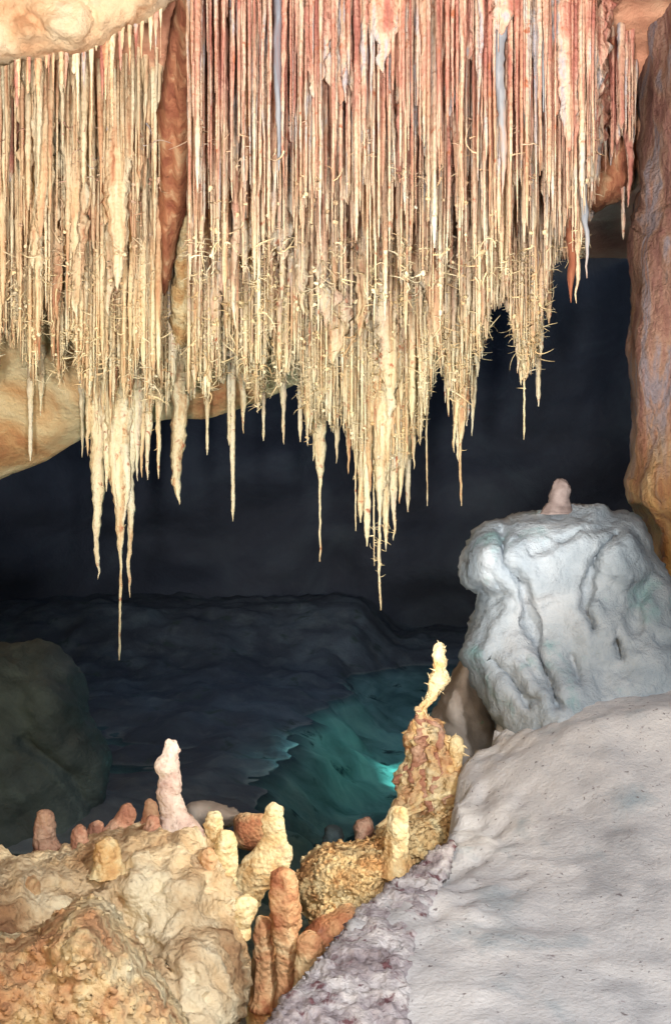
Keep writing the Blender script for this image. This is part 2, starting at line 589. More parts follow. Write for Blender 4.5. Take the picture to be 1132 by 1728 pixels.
def build_ceiling():
    pxs = list(range(-900, 1900, 20))
    rows = []
    # overhead, from behind the viewer forward
    for k in range(8):
        t = k / 8
        rows.append([(P(px, -250, 5.1).x, -4 + t * 9.0, CZ + 3.0 + .25 * math.sin(3 * t)) for px in pxs])
    S_ = [-.28 + 1.22 * i / 62 for i in range(63)] + [.955, .97, .982, .992, 1.0]
    for s in S_:
        r = []
        for px in pxs:
            a, py, Y = ceil_pt(px, s)
            v = P(a, py, Y)
            if s > .9:
                Y2 = Y + (s - .9) ** 2 * 18
                v = P(a, py, Y2)
            r.append(v)
        rows.append(r)
    last = rows[-1]
    for dy, dz in ((.10, .02), (.22, .10), (.40, .26), (.7, .5), (1.2, .8), (2.2, 1.3), (4, 2.0), (7.5, 2.6)):
        rows.append([(v.x * (1 + .0 * dy), v.y + dy, min(v.z + dz, CZ + 3.4)) for v in last])
    verts, faces = [], []
    n = len(pxs)
    for i, r in enumerate(rows):
        for v in r:
            x, y, z = v
            vert = Vector((x, y, z))
            q = fbm(x * 1.5, y * 1.5, z * 1.5 + 3, 5)
            q2 = fbm(x * 6, y * 6, z * 4, 4)
            verts.append(vert + Vector((0, -.6, -.6)) * (.10 * q + .03 * q2) * (1 if i < len(rows) - 12 else .35))
    for i in range(len(rows) - 1):
        for k in range(n - 1):
            a = i * n + k
            faces.append((a, a + 1, a + n + 1, a + n))
    o = mesh_obj("ceiling", verts, faces, M_CEIL)
    tag(o, kind="structure")


build_ceiling()


def build_shell():
    # far wall and sides, a dim rough vault round the pool
    verts, faces = [], []
    nu, nv = 120, 60
    for i in range(nu + 1):
        a = math.radians(-125 + 250 * i / nu)
        for k in range(nv + 1):
            t = k / nv
            z = -3.8 + 8.1 * t
            R = 1 - .25 * max(0, t - .5) ** 2
            x = 7.5 * math.sin(a) * R
            y = 6 + 10.5 * math.cos(a) * R
            q = fbm(x * .45, y * .45, z * .5, 6)
            q2 = abs(n1(x * .9, y * .9, z * .35))
            s = 1 - .07 * q - .02 * q2
            verts.append((x * s, 6 + (y - 6) * s, z + CZ))
    for i in range(nu):
        for k in range(nv):
            a = i * (nv + 1) + k
            faces.append((a, a + 1, a + nv + 2, a + nv + 1))
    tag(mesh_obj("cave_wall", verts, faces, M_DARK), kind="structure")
    # floor under the water and under the rocks
    verts, faces = [], []
    nx, ny = 200, 240
    for j in range(ny + 1):
        for i in range(nx + 1):
            x = -8 + 16 * i / nx
            y = -4 + 21 * j / ny
            z = -2.42 + .12 * fbm(x * .9, y * .9, 0, 5) + .05 * fbm(x * 4, y * 4, 2, 3)
            # the bed shoals to a bank on the left of the lit pool and on the far side
            bank = 1 / (1 + math.exp((x + .30 - .10 * (y - 7) + .35 * n1(y * .8, 1, 1) + .15 * n1(y * 2.8, x * 2, 1)) * 8))
            z += (.52 + .15 * n1(x * .5, y * .5, 5)) * bank * max(0, min(1, (y - 5) / 1.5))
            z += .7 / (1 + math.exp(-(y - 13.5) * 2))
            verts.append((x, y, z + CZ))
    for j in range(ny):
        for i in range(nx):
            a = j * (nx + 1) + i
            faces.append((a, a + 1, a + nx + 2, a + nx + 1))
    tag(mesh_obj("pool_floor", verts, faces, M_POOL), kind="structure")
    w = mesh_obj("pool_water", [(-8, 4.4, CZ - 1.95), (8, 4.4, CZ - 1.95), (8, 17, CZ - 1.95), (-8, 17, CZ - 1.95)], [(0, 1, 2, 3)], M_WATER)
    tag(w, kind="structure")


build_shell()


def build_path():
    edge = catmull([(-.62, 1.6), (-.38, 2.3), (-.166, 2.9), (.062, 3.38), (.40, 4.01), (.505, 4.55), (.75, 5.0), (1.0, 6.2)], 6, False)
    verts, faces = [], []
    nx, ny = 260, 240
    pts = []
    for j in range(ny + 1):
        for i in range(nx + 1):
            pts.append((-1.2 + 4.6 * (i / nx) ** 1.15, 1.3 + 5.2 * j / ny))
    pts = np.array(pts)
    d, near = seg_dist(pts, edge, False)
    ex = np.interp(pts[:, 1], edge[:, 1], edge[:, 0])
    sd = np.where(pts[:, 0] > ex, d, -d)
    for (x, y), s in zip(pts, sd):
        wob = .05 * n1(x * 6, y * 6, 1) + .02 * n1(x * 18, y * 18, 4)
        z = -1.305 + .12 * (y - 2.8) + .05 * max(0, x - .6) ** 1.2
        rise = max(0, min(1, (y - 3.45) / 1.0)) ** 1.7 * max(0, min(1, (x - .5) / .55))
        z += .26 * rise + .03 * rise * n1(x * 3, y * 3, 3)
        z += .025 * fbm(x * 1.6, y * 1.6, 0, 4) + .0045 * fbm(x * 15, y * 15, 5, 5)
        near_edge = math.exp(-max(0, s) / .25)
        z += near_edge * (.03 * fbm(x * 8, y * 8, 9, 4) - .02)
        # pits in the outer edge
        pit = n1(x * 11, y * 11, 7.3)
        z -= near_edge * .09 * max(0, pit - .12)
        # bank at the right
        z += .45 * (1 / (1 + math.exp(-(x - 2.6 + .15 * n1(y, 0, 2)) * 4)))
        s2 = s + wob
        if s2 < .02:
            z -= 1.3 * (1 - math.exp((s2 - .02) / .22)) + .0
        z = max(z, -3.1)
        verts.append((x, y, z + CZ))
    for j in range(ny):
        for i in range(nx):
            a = j * (nx + 1) + i
            faces.append((a, a + 1, a + nx + 2, a + nx + 1))
    tag(mesh_obj("path", verts, faces, M_PATH), kind="structure")


build_path()

# ------------------------------------------------------------------ rocks
o = rock("boulder", [(782, 985), (786, 940), (800, 905), (822, 884), (850, 880), (880, 864), (945, 855), (1000, 848), (1022, 850), (1036, 866),
                     (1072, 866), (1090, 890), (1110, 940), (1160, 1010), (1230, 1120), (1300, 1300), (1300, 1520), (1100, 1560), (900, 1480), (850, 1360),
                     (846, 1250), (832, 1215), (805, 1160), (783, 1118), (778, 1105), (795, 1050), (812, 1008), (806, 996)],
         lambda x, y: 5.15 + .25 * (1250 - y) / 400 - .0012 * max(0, y - 1130), .36, 85, 5, M_BOULDER,
         bumps=[(812, 945, 45, .10), (930, 900, 120, .12), (1075, 930, 60, .14), (880, 1130, 60, .05), (960, 1180, 90, .10), (1000, 1060, 60, .08), (1090, 1130, 60, .1), (900, 980, 50, .05), (1085, 1270, 70, .16), (950, 1225, 90, .08)],
         grooves=[([(848, 900), (850, 950), (880, 985), (893, 1040), (905, 1090), (925, 1150), (940, 1190)], 8, .10),
                  ([(850, 1000), (835, 1010), (815, 1005)], 10, .05),
                  ([(1040, 905), (1005, 935), (992, 985), (988, 1020), (1000, 1060)], 8, .10),
                  ([(1105, 960), (1080, 1010), (1070, 1060)], 10, .06),
                  ([(1040, 1080), (1047, 1110)], 6, .10), ([(965, 1110), (975, 1150)], 7, .05),
                  ([(860, 1130), (885, 1170), (905, 1180)], 7, .05), ([(885, 1110), (910, 1150)], 6, .04), ([(830, 1110), (870, 1160), (890, 1190)], 6, .06),
                  ([(900, 930), (960, 905), (1030, 890)], 8, .03), ([(800, 960), (830, 965), (845, 985)], 7, .03)],
         amp=.045, scale=3.6, octv=6, seed=2.0, ridge=.3)
rough(o, .014, 15, 5, 40, ridge=.5)
tag(o, "large blue grey limestone boulder with creased face above the path", "boulder")

o = rock("bank_rock", [(745, 1175), (765, 1140), (785, 1112), (800, 1130), (825, 1180), (845, 1225), (850, 1260), (830, 1300), (800, 1330), (770, 1330), (740, 1290), (728, 1230)],
         5.6, .25, 45, 5, M_BANK, bumps=[(770, 1200, 40, .05)], amp=.03, scale=6, octv=5)
tag(o, "brown grey bank rock with green moss spots left of the boulder's dark crack", "rock")

o = rock("cave_column", [(1084, -220), (1086, 100), (1088, 240), (1080, 320), (1073, 376), (1067, 395), (1070, 460), (1066, 560), (1064, 650), (1065, 720), (1061, 800), (1058, 850),
                         (1080, 880), (1095, 915), (1100, 1000), (1250, 1050), (1330, 800), (1330, 0), (1300, -220)],
         6.4, .55, 120, 8, M_COLUMN, bumps=[(1100, 820, 50, .1), (1090, 600, 30, .05)],
         grooves=[([(1092, 250), (1088, 450), (1084, 640)], 5, .04), ([(1100, 300), (1098, 520), (1100, 700)], 5, .03), ([(1066, 790), (1090, 800), (1107, 780)], 6, .03)],
         amp=.075, scale=6, octv=6, seed=5, stretch=(1, 1, .3), ridge=.2)
tag(o, "tall pink and yellow rock column rising along the right side above the boulder", "column")

o = rock("hanging_rock", [(1000, 110), (1020, 50), (1050, 10), (1090, -20), (1094, 200), (1082, 270), (1064, 322), (1030, 342), (1003, 356), (984, 300), (984, 190)],
         7.15, .2, 40, 5, M_RUST, amp=.05, scale=7, octv=6, seed=31, ridge=.3)
tag(o, "bare brown rock bulge under the ceiling between the curtain's right end and the pink column", "rock")

o = rock("rock_overhang", [(-200, -260), (420, -260), (380, -90), (300, -10), (272, 12), (235, 36), (195, 62), (150, 80), (118, 92), (80, 98), (40, 100), (-20, 108), (-200, 140)],
         5.5, .22, 120, 6, M_OVER, bumps=[(100, 40, 50, .05)], grooves=[([(150, 10), (160, 40), (140, 70)], 8, .05), ([(40, 20), (70, 50), (60, 90)], 14, .04)],
         amp=.05, scale=6, octv=6, seed=3, ridge=.3)
tag(o, "smooth pale cream rock overhang in the upper left corner above short stalactites", "rock overhang")

o = rock("drapery", [(330, -200), (420, -200), (350, -60), (340, 40), (338, 120), (330, 210), (318, 330), (300, 400), (288, 470), (278, 500), (270, 490), (266, 430), (267, 330),
                     (266, 200), (278, 120), (285, 60), (300, -20)],
         lambda x, y: 5.85 + .0030 * max(0, y), .2, 32, 5, M_RUST, grooves=[([(300, 60), (292, 200), (290, 400)], 7, .05)], amp=.016, scale=11, octv=5, seed=8, stretch=(1.8, 1, .12))
tag(o, "long rust orange drapery fold hanging between the left stalactites and the cream curtain", "drapery")

o = rock("drapery", [(345, 60), (336, 120), (322, 210), (308, 300), (296, 420), (288, 520), (292, 575), (306, 590), (322, 560), (330, 480), (340, 400), (350, 300), (352, 200), (352, 110)],
         lambda x, y: 6.05 + .0030 * max(0, y), .08, 24, 5, M_SMITE, grooves=[([(338, 180), (322, 320), (312, 520)], 4, .05), ([(345, 200), (338, 320), (328, 480)], 4, .05)], amp=.022, scale=9, octv=5, seed=18, stretch=(1.4, 1, .35))
tag(o, "cream wedge of dripstone widening downward, right of the rust orange drapery fold", "drapery")

o = rock("flowstone_mound", [(-160, 1480), (20, 1452), (60, 1452), (110, 1440), (150, 1420), (185, 1412), (230, 1398), (262, 1396), (300, 1392), (330, 1395), (345, 1420), (372, 1450), (395, 1500),
                             (400, 1520), (392, 1545), (408, 1590), (418, 1630), (424, 1660), (414, 1705), (404, 1760), (400, 1900), (-160, 1900)],
         lambda x, y: 4.05 - .0020 * max(0, y - 1400) - .0006 * max(0, 250 - x), .34, 120, 5, M_MOUND,
         bumps=[(180, 1440, 26, .08), (95, 1560, 70, -.10), (230, 1560, 60, -.06), (330, 1480, 50, .05), (340, 1620, 50, .05), (60, 1480, 50, .05), (250, 1460, 60, .06), (385, 1580, 20, .04)],
         grooves=[([(60, 1500), (140, 1500), (210, 1470)], 16, .06), ([(200, 1520), (230, 1590), (260, 1680)], 18, .06), ([(330, 1440), (350, 1500), (380, 1560)], 10, .04),
                  ([(120, 1540), (200, 1560), (290, 1640)], 12, .04)],
         amp=.055, scale=8, octv=6, seed=1.5, ridge=.35)
tag(o, "broad ochre flowstone mound under the white stalagmite", "flowstone mound")

o = rock("coral_rock", [(-160, 1640), (0, 1600), (60, 1575), (95, 1545), (130, 1532), (165, 1540), (190, 1570), (215, 1600), (240, 1640), (262, 1670), (285, 1706), (330, 1800), (340, 1900), (-160, 1900)],
         2.75, .25, 90, 5, M_RUSTCORAL, bumps=[(60, 1640, 50, -.04), (150, 1600, 40, .04)], amp=.028, scale=13, octv=5, seed=4.2, ridge=.35)
tag(o, "rough orange coral covered rock in the lower left corner, in front of the mound", "rock")

o = rock("coral_ledge", [(505, 1470), (520, 1445), (545, 1428), (580, 1424), (615, 1420), (650, 1400), (690, 1385), (740, 1375), (770, 1360), (782, 1375), (760, 1425), (700, 1462), (650, 1500),
                         (620, 1540), (590, 1570), (560, 1590), (530, 1560), (505, 1520), (498, 1495)],
         lambda x, y: 4.55 - .0018 * (y - 1420), .16, 50, 4, M_CORAL, bumps=[(570, 1460, 50, .05), (625, 1470, 30, .04)], grooves=[([(500, 1530), (540, 1525), (590, 1520)], 14, .05)],
         amp=.026, scale=15, octv=5, seed=6.1, ridge=.4)
tag(o, "bumpy yellow cave coral ledge between the brown stalagmites and the path", "rock ledge")

o = rock("shaded_rock", [(420, 1740), (425, 1640), (440, 1600), (480, 1640), (520, 1560), (560, 1540), (600, 1530), (600, 1600), (540, 1680), (480, 1800)],
         3.95, .12, 40, 6, M_BROWN, amp=.03, scale=9, octv=5, seed=9)
tag(o, "dark brown rock in the gap between the mound and the pitted path edge", "rock")

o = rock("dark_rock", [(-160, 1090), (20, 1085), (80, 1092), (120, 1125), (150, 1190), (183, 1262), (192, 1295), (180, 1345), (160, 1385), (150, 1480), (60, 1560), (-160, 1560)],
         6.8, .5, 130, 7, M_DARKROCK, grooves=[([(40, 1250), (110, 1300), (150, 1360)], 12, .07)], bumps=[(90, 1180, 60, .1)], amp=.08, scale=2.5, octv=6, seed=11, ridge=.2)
tag(o, "big dark green grey rock behind the two left stalagmites by the water", "rock")

o = rock("flat_stone", [(312, 1362), (330, 1353), (352, 1353), (378, 1360), (400, 1368), (404, 1380), (385, 1395), (340, 1400), (312, 1390)], 4.9, .10, 22, 4, M_BANK, amp=.012, scale=12)
tag(o, "flat yellow grey stone lying behind the white stalagmite's right foot", "stone")

for pts, Y, mt, lb in (
        ([(545, 1405), (552, 1396), (566, 1394), (577, 1402), (580, 1425), (565, 1445), (543, 1440)], 4.85, M_DARKROCK, "dark round stone at the pool's edge behind the yellow coral ledge"),
        ([(597, 1402), (602, 1384), (618, 1380), (630, 1388), (632, 1412), (612, 1426), (598, 1420)], 4.95, M_PINK, "small pink brown stone beside the pool left of the pale pillar stalagmite"),
        ([(395, 1392), (405, 1375), (430, 1372), (450, 1378), (452, 1430), (400, 1430)], 4.75, M_BROWN, "low dark brown stone between the paired stalagmites and the pointed cream one")):
    o = rock("stone", pts, Y, .06, 16, 3.5, mt, amp=.012, scale=16, octv=4, seed=Y)
    tag(o, lb, "stone")

# ------------------------------------------------------------------ stalagmites
def smite(rows, Y, mat, label, ratio=.9, amp=.006, scale=14, seed=0., flute=.22):
    o = loft("stalagmite", rows, Y, mat, ratio=ratio, amp=amp, scale=scale, seed=seed, flute=flute, spread=1.2)
    rough(o, .007, 32, 3, seed + 5)
    return tag(o, label, "stalagmite", "stalagmites round the pool")


smite([(1246, 284, 290), (1250, 278, 298), (1260, 276, 301), (1272, 273, 302), (1284, 265, 302), (1298, 263, 303), (1310, 268, 303), (1320, 267, 304), (1340, 263, 307), (1355, 266, 311),
       (1372, 272, 317), (1385, 275, 330), (1400, 278, 335), (1425, 275, 335)], 3.98, M_WHITE, "tall white stalagmite with a bulge near its top, on the mound", seed=1, amp=.007)
smite([(1367, 72, 80), (1372, 65, 88), (1385, 61, 92), (1400, 58, 94), (1420, 57, 98), (1440, 55, 110), (1470, 50, 118)], 4.1, M_PINK, "stubby pink stalagmite at the mound's far left end", seed=2)
smite([(1358, 208, 216), (1363, 202, 225), (1375, 196, 228), (1390, 185, 226), (1405, 172, 226), (1430, 160, 228)], 4.12, M_PINK, "low pink brown stalagmite leaning between the stubby and the tall white one", seed=3)
smite([(1349, 250, 256), (1354, 244, 264), (1368, 243, 268), (1385, 238, 270), (1410, 236, 272)], 4.15, M_PINK, "tiny pink stalagmite touching the tall white one", seed=4)
smite([(1376, 255, 262), (1381, 249, 268), (1392, 246, 270), (1405, 242, 275), (1425, 240, 278)], 3.93, M_PINK, "small rounded pinkish knob at the foot of the tall white stalagmite", seed=5)
smite([(1413, 172, 186), (1420, 164, 196), (1435, 162, 203), (1455, 160, 206), (1480, 160, 208)], 3.60, M_SMITE, "short blunt cream knob on the mound's upper left face", seed=6)
smite([(1368, 358, 364), (1373, 350, 372), (1388, 346, 375), (1405, 349, 374), (1425, 355, 378), (1450, 356, 384)], 4.06, M_SMITE, "small cream stalagmite standing just behind its taller brown streaked twin", seed=7)
smite([(1402, 374, 388), (1410, 366, 396), (1430, 362, 400), (1455, 362, 398), (1485, 366, 396), (1510, 372, 394), (1535, 376, 392)], 3.94, M_SMITE, "plump cream and brown stalagmite on the mound's right shoulder", seed=8)
smite([(1430, 344, 356), (1436, 338, 362), (1450, 336, 365), (1466, 342, 362), (1480, 346, 358)], 3.66, M_BROWN, "small round brown knob below the paired cream stalagmites", seed=9)
smite([(1355, 460, 468), (1360, 450, 475), (1375, 444, 478), (1395, 442, 480), (1415, 440, 486), (1432, 428, 493), (1450, 410, 495), (1468, 400, 488), (1485, 396, 470), (1505, 394, 446), (1540, 392, 425)],
      4.1, M_SMITE, "pointed cream stalagmite with a broad spreading foot, right end of the mound", seed=10, ratio=.6, amp=.008, scale=9)
smite([(1467, 470, 488), (1474, 458, 497), (1490, 455, 502), (1520, 453, 506), (1550, 456, 508), (1580, 460, 504), (1610, 466, 500), (1660, 468, 498), (1720, 466, 500)], 3.78, M_BROWN,
      "thick brown stalagmite with a cream right side in the dark gap", seed=11, amp=.007)
smite([(1548, 438, 448), (1555, 432, 456), (1580, 430, 462), (1620, 430, 466), (1700, 428, 470)], 3.85, M_BROWN, "dark brown stalagmite tucked against the thick one's left side", seed=12)
smite([(1573, 514, 530), (1580, 506, 539), (1600, 500, 542), (1630, 498, 538), (1680, 496, 530), (1720, 496, 524)], 3.7, M_BROWN, "short rust brown stalagmite beside the pitted path edge", seed=13)
smite([(1512, 402, 422), (1520, 394, 432), (1535, 388, 434), (1550, 390, 428), (1566, 398, 420), (1585, 404, 420)], 3.74, M_SMITE, "lumpy cream knob on the right edge of the mound above the gap", seed=14)
smite([(1392, 128, 138), (1398, 122, 144), (1410, 119, 148), (1430, 116, 150), (1460, 114, 152)], 4.0, M_PINK, "low pink lump on the mound's rim, between the stubby and the leaning pink stalagmite", seed=17)
smite([(1384, 158, 166), (1390, 152, 172), (1402, 148, 176), (1425, 146, 178), (1450, 146, 180)], 4.1, M_PINK, "low rounded knob joined to the left foot of the leaning pink stalagmite", seed=18)
smite([(1478, 48, 58), (1486, 42, 66), (1505, 40, 70), (1530, 38, 72), (1560, 36, 74)], 3.5, M_RUSTCORAL, "crusty orange knob near the left edge above the coral covered rock", seed=19)
smite([(1361, 668, 680), (1366, 661, 686), (1380, 657, 688), (1400, 654, 690), (1420, 650, 690), (1440, 648, 692), (1458, 645, 692), (1480, 645, 690)], 4.32, M_SMITE,
      "smooth pale pillar stalagmite in front of the yellow coral ledge", seed=15)
smite([(808, 940, 948), (813, 934, 957), (822, 930, 960), (835, 926, 960), (850, 922, 960), (868, 918, 962)], 5.25, M_PINKGREY, "small pink grey stalagmite on top of the boulder", seed=16)

# the coral-crusted stalagmite: body, lobe, neck and club, all bristling with spikes
rng = random.Random(21)
cs = empty("coral_stalagmite", P(728, 1400, 4.75))
tag(cs, "spiky cream stalagmite with a slim neck and club shaped top beside the pool", "stalagmite", "stalagmites round the pool")
body = loft("body", [(1195, 704, 718), (1212, 704, 726), (1228, 702, 742), (1245, 696, 752), (1265, 690, 758), (1290, 680, 764), (1315, 674, 768), (1335, 670, 770), (1360, 668, 772), (1395, 655, 775)],
            4.75, M_RUSTCORAL, cs, ratio=.7, amp=.04, scale=13, seed=3, flute=.75, seg=64, step=3)
lobe = loft("side_lobe", [(1240, 766, 772), (1246, 759, 780), (1262, 756, 782), (1285, 757, 780), (1310, 756, 774), (1340, 750, 770)], 4.7, M_SMITE, cs, amp=.010, scale=14, seed=4)
club = loft("club", [(1086, 739, 744), (1092, 734, 750), (1110, 730, 752), (1130, 726, 754), (1150, 722, 754), (1168, 720, 745), (1182, 712, 732), (1200, 704, 722), (1220, 704, 720)], 4.75, M_SMITE, cs, amp=.016, scale=18, seed=5)
tw = Twigs()
for part, n, L, rr, dr in ((body, 60, .05, .005, -1.0), (lobe, 22, .03, .005, -.3), (club, 26, .028, .004, .8)):
    vs = part.data.vertices
    off = cs.location + part.location
    for _ in range(n):
        v = vs[rng.randrange(len(vs))]
        d = v.normal + Vector((rng.gauss(0, .4), 0, dr + rng.gauss(0, .3)))
        tw.add(rng, v.co + off - v.normal * .002, d, L * rng.uniform(.4, 1.1), rr * rng.uniform(.6, 1.2), .7)
t = tw.build("spikes", M_TWIG, cs)
t["kind"] = "stuff"
bv = [v.co + body.location for v in body.data.vertices]
nrow = (len(bv) - 2) // 64
for k in range(40):
    a0 = rng.uniform(math.pi, 2 * math.pi)      # the side towards the viewer
    kk = a0 / (2 * math.pi) * 64
    i0 = int(rng.uniform(0, .75) * nrow)
    i1 = min(nrow - 1, i0 + int(rng.uniform(.2, .5) * nrow))
    rr = rng.uniform(.009, .021)
    vs, fs = [], []
    dr = rng.gauss(0, .5)
    for i_ in range(i0, i1 + 1, 2):
        kk += dr + rng.gauss(0, .5)
        c = bv[i_ * 64 + int(kk) % 64]
        t = (i_ - i0) / max(1, i1 - i0)
        r_ = rr * (.45 + 1.1 * math.sin(math.pi * min(1, .15 + .8 * t))) * (1 + .4 * n1(t * 6, k, 1))
        for q in range(8):
            an = 2 * math.pi * q / 8
            vs.append(c + Vector((math.cos(an) * r_, math.sin(an) * r_, rng.uniform(-.002, .002))))
    m_ = len(vs) // 8
    for i_ in range(m_ - 1):
        for q in range(8):
            fs.append((i_ * 8 + q, i_ * 8 + 8 + q, i_ * 8 + 8 + (q + 1) % 8, i_ * 8 + (q + 1) % 8))
    fs.append(tuple(range(8)))
    fs.append(tuple(reversed(range(m_ * 8 - 8, m_ * 8))))
    mesh_obj("root", vs, fs, (M_SMITE, M_PINK, M_RUSTCORAL)[k % 3], cs).location = (0, 0, 0)

o = rock("pitted_rock", [(430, 1800), (466, 1702), (520, 1640), (566, 1582), (604, 1538), (650, 1500), (700, 1463), (748, 1425), (768, 1430), (745, 1500), (705, 1580), (690, 1680), (680, 1800)],
         lambda x, y: 1.641 / ((y - 864) / F + .12) + .03, .06, 40, 3.5, M_PITS, amp=.03, scale=14, octv=5, seed=14, ridge=.45)
tag(o, "grey pitted rock apron with purple brown hollows along the path's left edge", "rock")
o = rock("stone", [(1090, 1330), (1096, 1324), (1108, 1325), (1114, 1333), (1106, 1341), (1094, 1339)], 4.28, .03, 8, 2.5, M_DARKROCK, amp=.004, scale=30)
tag(o, "small dark stone lying at the foot of the boulder's right corner", "stone")

# coral branchlets on the ledge and the near coral rock
for host, n, L, r in (("coral_ledge", 1300, .018, .011), ("coral_rock", 1100, .016, .010)):
    h = bpy.data.objects[host]
    tw = Twigs()
    vs = h.data.vertices
    c = 0
    while c < n:
        v = vs[rng.randrange(len(vs))]
        if v.normal.y > .25:
            continue
        c += 1
        d = v.normal + Vector((rng.gauss(0, .5), rng.gauss(0, .3), rng.gauss(0.1, .5)))
        tw.add(rng, v.co + h.location - v.normal * .005, d, L * rng.uniform(.4, 1.1), r * rng.uniform(.5, 1.3), .9, n=3, seg=6)
    b = mesh_obj("coral_branchlets", [v - h.location for v in tw.v], tw.f, M_CORAL if host == "coral_ledge" else M_RUSTCORAL, None)
    b.parent = h
    b["kind"] = "stuff"

# ------------------------------------------------------------------ stalactites
rng = random.Random(77)
GROUP = "stalactites of the ceiling"


def hero(px, tip, root, w, kind, Y, label, mat=M_STAL, seg=10):
    if root > 0:
        root = min(root, EDGE(px) - 14)
        Y = 6 + 2.9 * root / 700 - .02
    o = stalactite(rng, px, tip, root - 8, w, kind, Y, mat, seg=seg)
    return tag(o, label, "stalactite", GROUP)


# singles standing out along the lower fringe
hero(52, 778, 590, 11, 'straw', 7.9, "thin lone straw over the pale ceiling lip at the far left", M_STAL_LEFT)
hero(70, 702, 590, 14, 'carrot', 8.0, "short pointed stalactite just right of the far left straw")
hero(139, 772, 640, 11, 'carrot', 8.1, "thin stalactite hanging just left of the big left cluster")
hero(299, 852, 560, 34, 'fat', 7.9, "thick white spindle stalactite right of the big left cluster")
hero(350, 768, 600, 9, 'straw', 8.2, "plain short straw midway between the white spindle and the longest lone straw")
hero(393, 880, 600, 11, 'straw', 8.1, "longest lone straw, hanging over the dark under the ceiling lip")
hero(387, 752, 610, 9, 'straw', 8.3, "short straw touching the left side of the longest lone straw")
hero(410, 732, 610, 15, 'carrot', 8.3, "short carrot shaped stalactite right of the longest lone straw")
hero(445, 744, 600, 9, 'straw', 8.4, "slim straw ending below the lip between two shorter carrots")
hero(478, 750, 580, 16, 'carrot', 8.3, "pointed stalactite left of where the ceiling lip meets the curtain")
hero(507, 746, 560, 13, 'straw', 8.3, "dark brown straw at the corner where ceiling lip meets curtain", M_STAL_LEFT)
hero(540, 948, 600, 34, 'drawn', 7.9, "stalactite drawn out to a long needle, alone left of the curtain's longest tip")
hero(527, 778, 600, 16, 'carrot', 8.0, "short spike beside the long lone needle, on its left")
hero(568, 782, 600, 22, 'carrot', 8.0, "short spike beside the long lone needle, on its right")
hero(688, 864, 580, 14, 'straw', 8.0, "straight straw ending level with the curtain's lower points, right of the longest cluster")
hero(720, 854, 500, 26, 'drawn', 7.8, "needle tipped stalactite between the longest cluster and the tall dark notch")
hero(797, 736, 500, 20, 'carrot', 7.8, "slim stalactite hugging the right of the fang beside the dark notch")
hero(926, 546, 330, 16, 'straw', 7.4, "thin straw just right of the small ragged cluster")
hero(908, 686, 470, 13, 'straw', 7.4, "slender straw with a twig at its top, right edge of the ragged cluster")
hero(958, 512, 40, 34, 'fat', 6.9, "thick rust orange stalactite with a blunt end, left of the blue grey one", M_RUST)
hero(974, 512, 40, 34, 'carrot', 7.0, "tapering orange stalactite below the blue grey streak at the curtain's right end", M_STAL_LEFT)
hero(1060, 350, 155, 22, 'carrot', 6.9, "ragged cream stalactite alone near the pink column")
hero(1051, 404, 250, 10, 'straw', 6.9, "fine needle beneath the ragged lone stalactite near the pink column")
hero(1021, 292, 130, 12, 'carrot', 7.0, "short cream stalactite over the bare brown patch near the pink column")
# blue grey fluted ones
hero(469, 290, -120, 26, 'carrot', 5.3, "blue grey fluted stalactite high in the curtain's left half", M_GREY)
hero(846, 330, -120, 32, 'carrot', 5.3, "tapering blue grey stalactite high on the curtain, longer than its two grey neighbours", M_GREY)
hero(887, 230, -120, 24, 'carrot', 5.3, "narrow blue grey stalactite right of the tapering grey one", M_GREY)
hero(917, 190, -120, 18, 'carrot', 5.3, "thin blue grey stalactite between the narrow grey one and the long grey streak", M_GREY)
hero(984, 470, -120, 34, 'carrot', 5.7, "long blue grey stalactite at the curtain's right end", M_GREY)


def cluster(label, loc_px, loc_py, Y, body, members, twigs, mat=M_STAL):
    """twigs: (upper y, lower y, how many, length)"""
    c = empty("stalactite_cluster", P(loc_px, loc_py, Y))
    tag(c, label, "stalactite", GROUP)
    px, tip, root, w = body
    stalactite(rng, px, tip, root, w * .6, 'carrot', Y + .06, mat, "body", c, seg=14)
    allm = list(members)
    for k in range(22):
        q = rng.uniform(-.5, .5)
        allm.append((px + q * w, root + (tip - root) * rng.uniform(.35, 1) * (1 - abs(q) * .7), root - 30, rng.uniform(12, 30), rng.choice(('carrot', 'straw', 'carrot')), rng.uniform(-.14, .1)))
    for (mx, tp, rt, mw, kind, dy) in allm:
        stalactite(rng, mx, tp, rt, mw, kind, Y + dy, mat, "tip", c, seg=9)
    tw = Twigs()
    for (a, b, n, L) in twigs:
        k = 0
        tries = 0
        while k < n and tries < 5000:
            tries += 1
            mx, tp, rt, mw, kind, dy = rng.choice(allm)
            py = rng.uniform(a, b)
            if not rt < py < tp - 6:
                continue
            k += 1
            t = (py - rt) / (tp - rt)
            hw = mw * .5 * (1 - t) * .6
            p = P(mx + rng.uniform(-1, 1) * hw, py, Y + dy - hw / F * Y * .5)
            tw.add(rng, p, (rng.gauss(0, 1), rng.gauss(-.4, .6), rng.gauss(-.1, .7)), L * rng.uniform(.4, 1.2), rng.uniform(.003, .0055), 1.2)
    t = tw.build("twigs", M_TWIG, c)
    t["kind"] = "stuff"
    return c


